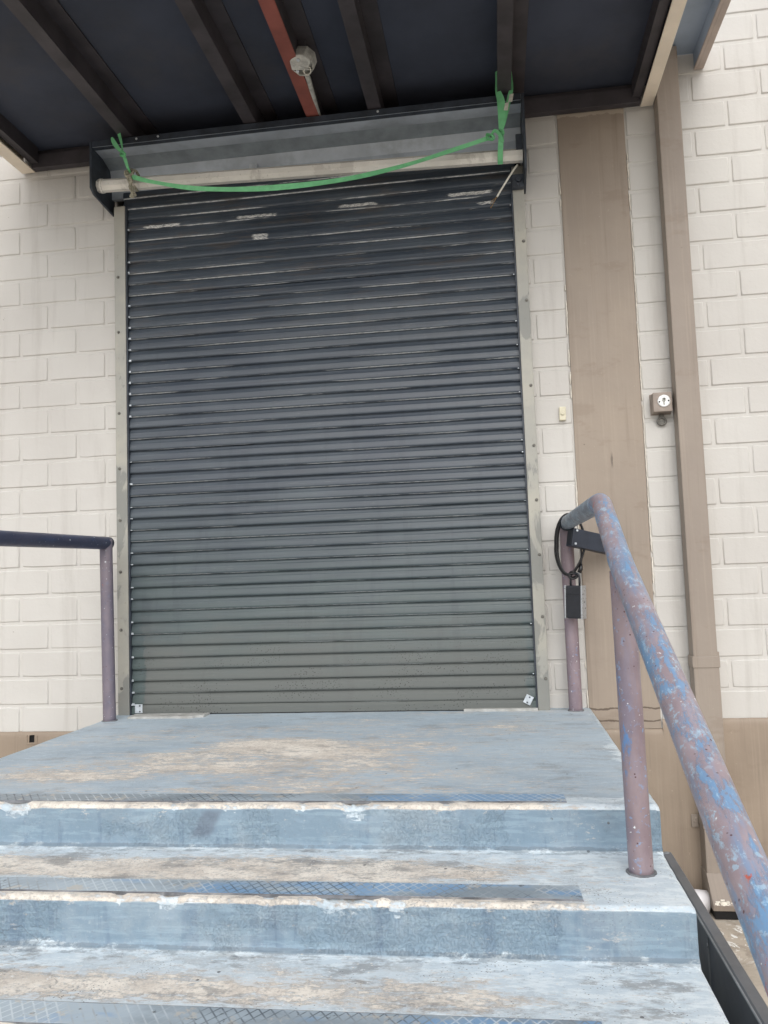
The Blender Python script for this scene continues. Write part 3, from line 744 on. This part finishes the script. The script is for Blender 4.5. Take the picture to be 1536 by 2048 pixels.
for x in xs:
    col = []
    for (y, z, kd, k) in prof:
        yb = Y1-TD*k; zt = ZL-RZ*k
        n1 = mnoise.noise(Vector((x*2.0, y*4.9, z*5))); n2 = mnoise.noise(Vector((x*13, y*13, z*13))); n3 = mnoise.noise(Vector((x*34, y*34, z*34)))
        dy = dz = 0.; wear = pale = 0.
        if kd == 0:
            dz = n1*.0022+n2*.0010
            if y < yb+.03: dz -= max(0, n2)*.0015*(1-(y-yb)/.03)
        elif kd == 1: dy = n1*.0025+n2*.0016+n3*.0006
        elif kd == 1.5: dy = -abs(n2)*.006; dz = abs(n2)*.004
        cut = 0.
        near = kd == 2 or (kd == 1 and z > zt-.05) or (kd == 0 and y < yb+.045)
        if near:
            cut = max(0, n2)*.0018+max(0, n3)*.0016
            fall = 1. if kd == 2 else (max(0, 1-(zt-.014-z)/.05) if kd == 1 else max(0, 1-(y-yb-.014)/.035))
            for (cx, cw, cd) in chips.get(k, []):
                cut += 1.15*cd*plateau(x, cx-cw*(.8+.5*n2), cx+cw*(.8+.5*n3), .006)*(.55+.9*abs(mnoise.noise(Vector((x*75, y*75, z*75)))))*fall
            if kd == 2 or cut > .003: dy += cut*.75; dz -= cut*.65
        ex = min(x-SX0, SX1-x)
        if ex < .011 and kd in (0, 2): dz -= (.011-ex)*.7+max(0, n3)*.004
        # ---- where traffic has worn the paint (beige) or it was patched pale
        if kd == 0:
            if k == 0:
                wear = .05+.08*n1+(.66+.25*n1)*math.exp(-((x+.88+.2*n1)/.75)**2-((y+1.02)/.62)**2)-.30*math.exp(-((x+.95)/.34)**2-((y+.62)/.13)**2)-.35*math.exp(-((x+1.25)/.30)**2-((y+1.52)/.07)**2)+.55*math.exp(-((x+1.62)/.3)**2-((y+1.38)/.10)**2)+.35*math.exp(-((x-.0)/.16)**2-((y+.5)/.14)**2)+.25*G(y, -.10, .05)*plateau(x, -.5, .3, .1)
                wear += .30*math.exp(-((x+.55)/.5)**2-((y+1.58)/.07)**2)
                pale = .34*plateau(x, .0, 1, .2)*plateau(y, -9, -1.0, .25)+.4*G(x, SX1, .07)+.22*plateau(x, -3, -1.55, .1)
            else:
                u = (yb+TD-y)/TD       # 0 at the riser, 1 at the nosing
                wear = .10+.08*n1+(.74 if k == 1 else .58)*plateau(x, -1.75, .0 if k == 1 else .02, .07)*plateau(u, .26 if k == 1 else .34, .69, .05)
                pale = .46+.34*plateau(x, .08, 9, .07)+.14*plateau(u, -1, .25, .05)
            f = y-yb
            if f < .085:
                wear = max(wear, (.86 if k == 0 else .74)*plateau(x, -3, .12, .05)); pale = max(pale, .70)
            elif f < .135 and x < .17: wear *= .5
        elif kd == 2:
            wear = .74*plateau(x, -3, .18, .1)-.05; pale = .75
        elif kd == 1:
            h = (zt-z)/RZ
            wear = .20*max(0, 1-h*3)*plateau(x, -3, .1, .1); pale = .12+.22*max(0, 1-h*6)+.22*max(0, h*3-2.1)+.22*G(x, -.33, .16)*(k == 0)*G(h, .4, .4)
        else: pale = .42; wear = .05
        if cut > .008: pale = max(pale, .56); wear *= .45
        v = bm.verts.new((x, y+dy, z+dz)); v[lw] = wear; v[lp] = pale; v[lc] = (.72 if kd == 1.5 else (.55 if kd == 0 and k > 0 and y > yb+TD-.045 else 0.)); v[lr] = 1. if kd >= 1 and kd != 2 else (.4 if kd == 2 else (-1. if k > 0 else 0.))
        col.append(v)
    grid.append(col)
for a, b in zip(grid, grid[1:]):
    for i in range(len(prof)-1):
        f = bm.faces.new((a[i], a[i+1], b[i+1], b[i])); f.smooth = True
for col, s_ in ((grid[0], -1), (grid[-1], 1)):
    q = bm.verts.new((col[0].co.x, 0, ZG-.02)); f = bm.faces.new(col+[q])
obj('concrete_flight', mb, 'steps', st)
def strip(k, x0, x1, y0, y1):
    zt = ZL-RZ*k; mb = MB(); n = 70
    rows = []
    for i in range(n+1):
        x = x0+(x1-x0)*i/n; w = .0012*mnoise.noise(Vector((x*9, k, 0)))
        end = 1. if 0 < i < n else 0.
        rows.append([mb.bm.verts.new((x+(.006*mnoise.noise(Vector((y*40, k, 2))) if i == n else 0), y, zt+z)) for y, z in ((y0-.003, -.004), (y0-.0015, .0014+w*.5), (y0+.0012, .0012+w), (y0+.0032, .0028+w), (y1-.0032, .0028+w), (y1-.0012, .0010+w), (y1+.0015, .0012), (y1+.003, -.004))])
    for a, b in zip(rows, rows[1:]):
        for i in range(7):
            f = mb.bm.faces.new((a[i], a[i+1], b[i+1], b[i])); f.material_index = 0 if i == 3 else 1
    mb.bm.faces.new(rows[0]); mb.bm.faces.new(rows[-1][::-1])
    return obj('tread_strip', mb, ['strip', 'strip_edge'], st)
for k in range(N_ST-1):
    yb = Y1-TD*k
    strip(k, -1.80, .170, yb+.028+(.006 if k == 0 else 0), yb+.122+(.0 if k else .0))

# ------------------------------------------------------------------ handrails
RR = .0330
hr = thing('handrail', 'flaking blue and mauve pipe handrail sloping down the steps beside the brown column', 'handrail', (.35, -1.9, ZL))
p_top = [(.347, -.085, .985), (.347, -.085, 1.022), (.355, -1.425, 1.008), (.333, -1.95, .793), (.322, -2.95, .383), (.318, -3.86, .01)]
path = corner([(.348, -.075, 1.019), (.355, -1.425, 1.008), (.333, -1.95, .793), (.322, -2.95, .383), (.318, -3.86, .01), (.318, -3.92, -.10), (.318, -3.92, ZG)], .045, 6)
rail_hi = dense([(.348, -.052, 1.019), (.355, -1.36, 1.0085)], .03)
mb = MB(); mb.tube(dense(path[7-7:], .03)[0:], RR, 28, True, 0, Vector((.2, .3, -1)), wob=.0006)
obj('top_rail', mb, 'rail_paint', hr)
mb = MB(); mb.tube(dense([(.348, -.045, 1.0195), (.3545, -1.352, 1.0086)], .05), RR+.0012, 28, True, 0, Vector((.2, .3, -1)), wob=.0005)
obj('rubbed_rail', mb, 'rail_rubbed', hr, label='grey rubbed level length of rail')
mb = MB(); mb.tube(dense([(.348, -.085, ZL-.01), (.347, -.080, 1.01)], .03), RR, 28, True, 0, Vector((.2, 1, 0)), wob=.0004, uoff=1.3); obj('post', mb, 'post_paint_plain', hr)
mb = MB(); mb.tube(dense([(.341, -1.930, ZL-RZ-.01), (.333, -1.945, .775)], .03), RR-.001, 28, True, 0, Vector((.2, 1, 0)), wob=.0005, uoff=.37)
pst = obj('post', mb, 'post_paint', hr)
hl = thing('handrail', 'navy topped pipe handrail with a slate mauve post on the landing before the cream blocks', 'handrail', (-2.01, -1., ZL))
lp_ = corner([(-2.004, -.215, ZL-.01), (-2.017, -.215, 1.012)], .03)
mb = MB(); mb.tube(dense(corner([(-2.018, -.184, 1.013), (-2.020, -1.43, .992), (-2.02, -1.95, .779), (-2.02, -3.86, .0), (-2.02, -3.92, -.1), (-2.02, -3.92, ZG)], .045), .03), RR, 28, True, 0, Vector((-.3, .3, -1)), wob=.0005)
obj('top_rail', mb, 'rail_navy', hl)
mb = MB(); mb.tube(dense([(-2.004, -.215, ZL-.01), (-2.017, -.215, 1.030)], .03), RR-.0008, 28, True, 0, Vector((-.2, 1, 0)), wob=.0004, uoff=2.2); obj('post', mb, 'post_paint_slate', hl)
mb = MB(); mb.tube(dense([(-2.02, -1.93, ZL-RZ-.01), (-2.02, -1.945, .76)], .03), RR-.001, 24, True, 0, Vector((-.2, 1, 0)), wob=.0004, uoff=.9); obj('post', mb, 'post_paint_slate', hl)

for (pp, q) in ((hr, (.348, -.085, ZL)), (hr, (.341, -1.930, ZL-RZ)), (hl, (-2.004, -.215, ZL)), (hl, (-2.02, -1.93, ZL-RZ))):
    mb = MB(); mb.tube([(q[0], q[1], q[2]-.004), (q[0], q[1], q[2]+.0028), (q[0], q[1], q[2]+.004)], [RR+.007, RR+.006, RR-.002], 24, True, wob=.005); obj('foot_joint', mb, 'strip_edge', pp)
# ------------------------------------------------------------------ key lockbox on a looped cable, black bracket
kb = thing('key_lockbox', 'small black key lockbox with silver sides hanging by a looped cable from the handrail', 'lockbox', (.362, -.15, .56))
M = Matrix.Translation((.366, -.165, .632)) @ Matrix.Rotation(math.radians(-30), 4, 'Z') @ Matrix.Scale(1.10, 4) @ Matrix.Rotation(math.radians(2.5), 4, 'Y')
mb = MB(); mb.box(-.034, .034, -.020, .020, -.072, .072, .006, 0, M); obj('case', mb, 'lock_black', kb)
mb = MB(); mb.box(-.032, .032, -.0222, -.0195, -.068, .030, .001, 0, M); mb.box(-.032, .032, -.0218, -.0195, .034, .066, .001, 0, M); obj('front_cover', mb, 'lock_black', kb)
mb = MB()
for sx_ in (-1, 1): mb.box(sx_*.0385-.004, sx_*.0385+.004, -.0245, .0215, -.073, .073, .0035, 0, M)
obj('side_trim', mb, 'lock_silver', kb)
mb = MB(); mb.tube([M @ Vector(p) for p in corner([(-.021, 0, .068), (-.021, 0, .125), (.021, 0, .125), (.021, 0, .068)], .02, 6)], .0052, 14, True, 0, Vector((.1, 1, .2))); obj('shackle', mb, 'lock_black', kb)
mb = MB()
for j, (dx, dy, rx, rz, dz) in enumerate(((0, 0, .070, .150, 0), (.005, -.011, .067, .146, .001), (.008, .011, .064, .150, -.003))):
    pts = []
    for i in range(49):
        a = -PI/2+2*PI*i/48
        ca, sa = math.cos(a), math.sin(a)
        xx = .356+dx+rx*ca*(1.0-.22*max(0, -sa)**2); zz = .913+dz+rz*sa
        pts.append((xx-.02*max(0, -sa), -.148+dy-.03*ca*.5, zz))
    mb.tube(pts[:-1], .0046, 10, False, 0, Vector((0, 1, .1)), close=True)
mb.tube([(.362+.016*math.cos(a), -.160+.006*math.sin(3*a), .765+.014*math.sin(a)) for a in [2*PI*i/30 for i in range(30)]], .0055, 10, False, 0, Vector((0, 1, .1)), close=True)
mb.tube([(.362+.021*math.cos(a), -.166, .758+.013*math.sin(a)) for a in [2*PI*i/30 for i in range(30)]], .005, 10, False, 0, Vector((0, 1, .1)), close=True)
mb.tube(arc([(.404, -.15, .93), (.408, -.15, .87), (.405, -.155, .82), (.398, -.158, .795)], 18), .0046, 10)
obj('cable', mb, 'cable_black', kb)
mb = MB(); mb.tube([(.403, -.158, .815), (.400, -.159, .79), (.392, -.160, .772)], [.007, .0105, .010], 14); obj('ferrule', mb, 'cable_black', kb)
mb = MB()
for i in range(3): mb.tube([Vector((.392-.006*i, -.160, .772-.005*i)), Vector((.389-.006*i, -.160, .7695-.005*i))], .0085, 14)
obj('threaded_tip', mb, 'lock_silver', kb)
bk = thing('steel_bracket', 'black flat sided tube bracket under the handrail behind the lockbox cable', 'bracket', (.45, -.15, .94))
ax = Vector((.86, .50, -.20)).normalized(); yy = Vector((-.5, .86, 0)).normalized(); zz = ax.cross(yy)
M = Matrix((( ax.x, yy.x, zz.x, .44), (ax.y, yy.y, zz.y, -.165), (ax.z, yy.z, zz.z, .925), (0, 0, 0, 1)))
mb = MB(); mb.box(-.105, .16, -.024, .024, -.044, .044, .004, 0, M); obj('arm', mb, 'bracket_black', bk)
mb = MB(); mb.box(-.108, -.1055, -.018, .018, -.036, .036, .001, 0, M); obj('end_cap', mb, 'lock_black', bk)
for q in (-.03, .034):
    mb = MB(); mb.disc(M @ Vector((-.085, -.024, q)), -yy, .006, .005, 10); obj('bolt', mb, 'zinc', bk)
mb = MB(); mb.tube([(.347+(RR+.003)*math.cos(a), -.19+.02*math.sin(2*a), 1.016+(RR+.003)*math.sin(a)) for a in [PI*2*i/24 for i in range(24)]], .004, 8, False, 0, Vector((0, 1, .1)), close=True); obj('clamp_band', mb, 'lock_black', bk)

# ------------------------------------------------------------------ green straps, rope, wire
gs = thing('webbing_strap', 'green webbing strap tied to the canopy beams and sagging across the shutter shaft', 'strap', (-.9, -.29, 2.85))
mb = MB()
mb.ribbon(arc([(-1.893, -.30, 3.275), (-1.888, -.30, 3.20), (-1.872, -.30, 3.13), (-1.862, -.30, 3.068)], 16), lambda t: .008+.014*math.sin(PI*min(1, t*1.0)), (1, .3, 0), twist=lambda t: .5+t*.7)
mb.ribbon(arc([(-1.918, -.315, 3.155), (-1.900, -.312, 3.115), (-1.864, -.302, 3.066)], 12), lambda t: .004+.020*math.sin(PI*min(.95, .1+t*.85)), (.8, .4, .4), twist=lambda t: .3)
mb.ribbon(arc([(-1.862, -.300, 3.066), (-1.852, -.292, 3.03), (-1.845, -.278, 2.995), (-1.842, -.245, 2.975)], 12), .018, (1, .2, 0), twist=lambda t: t*.9)
for a0 in (0, 1.1, 2.2):
    mb.ribbon([(-1.862+.014*math.cos(a+a0)*(.8+.3*math.sin(a0)), -.304+.010*math.sin(a), 3.062+.013*math.sin(a+a0*.7)) for a in [2*PI*i/14 for i in range(15)]], .012, (.4, .9, .3), twist=lambda t: a0)
obj('tied_loop', mb, 'strap_green', gs)
mb = MB()
sag = arc([(-1.838, -.262, 2.957), (-1.70, -.275, 2.905), (-1.45, -.285, 2.840), (-1.10, -.290, 2.803), (-.72, -.290, 2.805), (-.40, -.290, 2.843), (-.12, -.290, 2.903), (.055, -.288, 2.946)], 56)
mb.ribbon(sag, lambda t: .024-.004*math.sin(t*9)+.002*math.sin(t*31), (0, -.25, 1), twist=lambda t: .35*math.sin(t*7)-.1)
obj('sagging_span', mb, 'strap_green', gs)
mb = MB()
mb.ribbon(arc([(.108, -.275, 3.30), (.108, -.285, 3.20), (.122, -.295, 3.13), (.124, -.296, 3.06), (.117, -.292, 2.975)], 24), lambda t: .010+.026*math.sin(PI*max(0, min(1, (t-.15)*1.05)))+.004, (1, .2, 0), twist=lambda t: .9-t*.8)
mb.ribbon(arc([(.178, -.275, 3.30), (.178, -.285, 3.20), (.165, -.292, 3.14), (.135, -.296, 3.02), (.116, -.292, 2.965)], 24), lambda t: .010+.012*math.sin(PI*t), (1, .4, 0), twist=lambda t: .6)
mb.ribbon(arc([(.116, -.292, 2.97), (.114, -.270, 2.93), (.110, -.232, 2.90), (.108, -.213, 2.868), (.108, -.19, 2.855)], 16), .026, (1, 0, 0))
mb.ribbon(arc([(.062, -.29, 2.948), (.085, -.298, 2.975), (.110, -.298, 2.950), (.124, -.292, 2.915)], 12), .016, (.3, -.6, .7))
for a0 in (0, .9, 1.9, 2.8):
    mb.ribbon([(.062+.017*math.cos(a+a0), -.292+.012*math.sin(a), 2.947+.016*math.sin(a+a0*.6)) for a in [2*PI*i/14 for i in range(15)]], .014, (.5, .8, .3), twist=lambda t: a0*1.3)
    mb.ribbon([(.117+.011*math.cos(a+a0), -.292+.009*math.sin(a), 2.968+.012*math.sin(a+a0*.6)) for a in [2*PI*i/14 for i in range(15)]], .011, (.5, .8, .3), twist=lambda t: a0)
obj('tied_loop', mb, 'strap_green', gs)
mb = MB()
mb.ribbon(arc([(.176, -.302, 3.152), (.172, -.304, 3.13), (.168, -.303, 3.112)], 6), .021, (.8, -.3, .3))
mb.ribbon(arc([(.152, -.305, 3.108), (.148, -.307, 3.088), (.144, -.304, 3.070)], 6), .020, (.8, -.3, .3))
obj('sewn_tag', mb, 'strap_tag', gs)
rp = thing('rope_knot', 'short grey brown rope knotted around the left end of the shutter shaft', 'rope', (-1.84, -.23, 2.87))
mb = MB()
def rope(pts, r=.0075):
    P = arc(pts, 40); m_ = len(P)
    for ph in (0, 2*PI/3, 4*PI/3):
        Q = []
        for i, p in enumerate(P):
            t = (P[min(i+1, m_-1)]-P[max(i-1, 0)]).normalized(); u = t.cross(Vector((.2, 1, .3))).normalized(); v = t.cross(u)
            a = ph+i*.8; Q.append(p+(u*math.cos(a)+v*math.sin(a))*r*.5)
        mb.tube(Q, r*.62, 7)
rope([(-1.852, -.243, 3.005), (-1.868, -.262, 2.985), (-1.855, -.272, 2.955), (-1.832, -.268, 2.965), (-1.83, -.25, 2.99), (-1.848, -.236, 3.01), (-1.865, -.235, 2.99)])
rope([(-1.860, -.262, 2.985), (-1.850, -.262, 2.94), (-1.838, -.255, 2.905), (-1.826, -.250, 2.870), (-1.818, -.25, 2.855)])
rope([(-1.845, -.268, 2.965), (-1.832, -.268, 2.93), (-1.842, -.266, 2.90), (-1.832, -.258, 2.868), (-1.842, -.255, 2.852), (-1.826, -.252, 2.85)])
rope([(-1.835, -.26, 2.99), (-1.826, -.225, 3.005), (-1.83, -.17, 2.985), (-1.84, -.162, 2.94), (-1.835, -.2, 2.912), (-1.828, -.245, 2.91)])
obj('strand', mb, 'rope_fibre', rp)
wr = thing('loose_wire', 'white insulated wire with bare ends dangling beside the right shutter bracket', 'wire', (.13, -.2, 2.73))
mb = MB(); mb.tube(arc([(.197, -.130, 2.868), (.190, -.175, 2.845), (.158, -.195, 2.795), (.105, -.20, 2.715), (.083, -.20, 2.680)], 24), .0048, 10); obj('sheath', mb, 'cable_white', wr)
mb = MB(); mb.tube(arc([(.084, -.20, 2.682), (.066, -.198, 2.655), (.052, -.20, 2.628)], 8), .0018, 6); mb.tube(arc([(.083, -.20, 2.680), (.060, -.205, 2.662), (.047, -.205, 2.640)], 8), .0014, 6); mb.disc((.052, -.20, 2.632), (-.4, 0, -.9), .003, .008, 8); obj('bare_end', mb, 'copper', wr)

# ------------------------------------------------------------------ junction box under the red beam
jb = thing('junction_box', 'open grey round junction box with loose wires and a conduit fixed beside the red beam', 'junction box', (-.79, -.69, 3.24))
M = Matrix.Translation((-.790, -.700, 3.175)) @ Matrix.Rotation(math.radians(-24), 4, 'X') @ Matrix.Rotation(math.radians(12), 4, 'Y')
mb = MB(); r = .058
ringo = [(r*math.cos(a), r*math.sin(a)) for a in [PI/8+PI/4*i for i in range(8)]]
def ring(mb, zs_r):
    L = []
    for z, k in zs_r: L.append([mb.bm.verts.new(M @ Vector((x*k, y*k, z))) for x, y in ringo])
    for a, b in zip(L, L[1:]):
        for i in range(8): mb.bm.faces.new((a[i], a[(i+1) % 8], b[(i+1) % 8], b[i]))
    return L
L = ring(mb, [(.05, .80), (.05, .96), (.046, 1.), (-.012, 1.), (-.016, .97), (-.012, .92), (.030, .90)])
mb.bm.faces.new(L[-1]); mb.bm.faces.new(L[0][::-1])
case = obj('box', mb, 'box_grey', jb)
mb = MB(); mb.prism([(x*.97, y*.97) for x, y in ringo if y < .03]+[(.03, .012), (-.045, -.012)], 'z', -.018, -.0145)
for v in mb.bm.verts: v.co = M @ v.co
obj('cover_plate', mb, 'box_grey', jb)
for q in ((-.008, -.03, -.018), (-.03, .034, -.006)):
    mb = MB(); mb.disc(M @ Vector(q), M.to_3x3() @ Vector((0, 0, -1)), .0085, .006, 10); obj('screw', mb, 'zinc', jb)
mb = MB(); mb.tube([M @ Vector(p) for p in arc([(-.02, .03, .01), (.0, .02, -.012), (.012, .04, -.022), (.035, .035, -.02), (.04, .012, -.016), (.022, .008, -.014), (.004, .03, -.02)], 40)], .0020, 8)
obj('wire', mb, 'cable_white', jb)
mb = MB(); mb.tube(arc([(-.790, -.648, 3.180), (-.795, -.56, 3.190), (-.806, -.40, 3.192), (-.822, -.12, 3.196), (-.824, -.06, 3.198)], 24), .0125, 16); mb.tube([(-.790, -.66, 3.178), (-.792, -.625, 3.182)], .017, 16); obj('conduit', mb, 'box_grey', jb)
mb = MB(); mb.box(-.808, -.772, -.71, -.68, 3.245, 3.294, .002); obj('mount', mb, 'beam_dark', jb)

# ------------------------------------------------------------------ bell push, key switch
bp = thing('bell_push', 'small ivory bell push on the blocks between the shutter and the brown column', 'doorbell', (.366, -.002, 1.587))
mb = MB(); M = Matrix.Translation((.366, -.010, 1.588)) @ Matrix.Rotation(math.radians(1.5), 4, 'Y'); mb.box(-.0165, .0165, -.010, .010, -.035, .035, .003, 0, M); obj('body', mb, 'bell_ivory', bp)
mb = MB(); mb.tube([M @ Vector((0, -.010, .0)), M @ Vector((0, -.0135, .0)), M @ Vector((0, -.015, .0))], [.0105, .010, .007], 20, True, 0, Vector((1, 0, 0))); obj('button', mb, 'bell_ivory', bp)
ks = thing('key_switch', 'brown key switch box with a round white lock plate beside the downpipe', 'key switch', (.855, -.03, 1.60))
mb = MB(); mb.box(.806, .898, -.070, .0, 1.557, 1.655, .004); obj('housing', mb, 'key_box', ks)
mb = MB(); mb.box(.802, .903, -.006, .004, 1.553, 1.659, .002); obj('back_plate', mb, 'key_box', ks)
C_ = (.858, -.070, 1.610)
mb = MB(); mb.disc(C_, (0, -1, 0), .031, .004, 32); kp = obj('lock_plate', mb, 'key_plate', ks)
mb = MB(); mb.disc((.858, -.0738, 1.6165), (0, -1, 0), .0105, .004, 20, mi=0); mb.box(.8535, .8625, -.077, -.073, 1.590, 1.612, .002); obj('cylinder_lock', mb, 'box_grey', kp)
mb = MB(); mb.disc((.858, -.0772, 1.6185), (0, -1, 0), .0045, .0012, 10); mb.box(.8565, .8595, -.0778, -.0768, 1.606, 1.618)
for dx in (-.022, .022): mb.disc((.858+dx, -.0738, 1.610-.004*(dx < 0)), (0, -1, 0), .0042, .0012, 10)
obj('keyhole', mb, 'black_void', kp)
mb = MB(); mb.box(.842, .866, -.010, .0, 1.518, 1.556, .003); mb.tube([(.853+.020*math.cos(a), -.014, 1.518+.018*math.sin(a)) for a in [2*PI*i/24 for i in range(24)]], .0055, 10, False, 0, Vector((0, 1, .1)), close=True); mb.disc((.853, -.002, 1.518), (0, -1, 0), .016, .010, 16)
obj('hasp_ring', mb, 'screw_metal', ks)

# ------------------------------------------------------------------ folded steel sheet on edge next to the steps
sh = thing('steel_sheet', 'dark grey folded steel sheet standing on its long edge along the side of the steps', 'metal sheet', (.55, -2.2, ZG))
mb = MB(); ya, yb = -3.6, -1.12
mb.box(.540, .545, ya, yb, ZG, -.247); obj('panel', mb, 'sheet_steel', sh)
mb = MB(); mb.prism([(.536, -.253), (.536, -.243), (.541, -.237), (.566, -.233), (.571, -.239), (.571, -.262), (.567, -.262), (.566, -.241), (.542, -.245), (.5395, -.253)], 'y', ya, yb, 0); obj('folded_rim', mb, 'sheet_steel', sh)
mb = MB(); mb.tube(dense([(.5365, ya, -.2455), (.5365, yb-.01, -.2455)], .3), .0042, 10); mb.tube([(.553, yb-.014, -.252), (.553, yb+.006, -.252), (.553, yb+.014, -.254)], [.020, .019, .012], 14)
obj('rim_bead', mb, 'sheet_rim', sh)
mb = MB(); mb.box(.5372, .5398, -1.752, -1.744, ZG+.05, -.262); mb.disc((.5385, -1.748, -.285), (-1, 0, 0), .006, .004, 10); obj('seam', mb, 'sheet_rim', sh)

# ------------------------------------------------------------------ camera
cam = bpy.data.cameras.new('Camera'); co = bpy.data.objects.new('Camera', cam); COL.objects.link(co)
cam.sensor_fit = 'VERTICAL'; cam.sensor_height = 24; cam.lens = 24*1635.2448/2048; cam.clip_end = 2000; cam.clip_start = .05
a, b, c = .1352, .0817, .0351
R = Matrix.Rotation(a, 3, 'Z') @ Matrix.Rotation(b, 3, 'X') @ Matrix.Rotation(c, 3, 'Y')
r_, f_, u_ = R.col[0], R.col[1], R.col[2]
co.matrix_world = Matrix(((r_.x, u_.x, -f_.x, 0), (r_.y, u_.y, -f_.y, -4.2411), (r_.z, u_.z, -f_.z, .7753), (0, 0, 0, 1)))
S.camera = co

# ------------------------------------------------------------------ light: bright overcast
EL, AZ = math.radians(42), math.radians(172)     # azimuth measured clockwise from +Y (towards the wall)
W = bpy.data.worlds.new('World'); S.world = W; W.use_nodes = True
nt = W.node_tree; bg = nt.nodes['Background']
sky = nt.nodes.new('ShaderNodeTexSky'); sky.sky_type = 'NISHITA'; sky.sun_disc = False
sky.sun_elevation = EL; sky.sun_rotation = AZ; sky.air_density = 1.; sky.dust_density = 3.; sky.ozone_density = 1.
hs = nt.nodes.new('ShaderNodeHueSaturation'); hs.inputs['Saturation'].default_value = .25
nt.links.new(sky.outputs[0], hs.inputs['Color']); nt.links.new(hs.outputs[0], bg.inputs['Color'])
bg.inputs['Strength'].default_value = .15
sd = bpy.data.lights.new('Sun', 'SUN'); sd.energy = .45; sd.angle = math.radians(60); sd.color = (1., .985, .96)
so = bpy.data.objects.new('Sun', sd); COL.objects.link(so)
d = Vector((math.sin(AZ)*math.cos(EL), math.cos(AZ)*math.cos(EL), math.sin(EL)))
so.rotation_euler = d.to_track_quat('Z', 'Y').to_euler(); so.location = (0, -6, 8)
S.view_settings.view_transform = 'Standard'; S.view_settings.look = 'None'; S.view_settings.exposure = .42; S.view_settings.gamma = 1
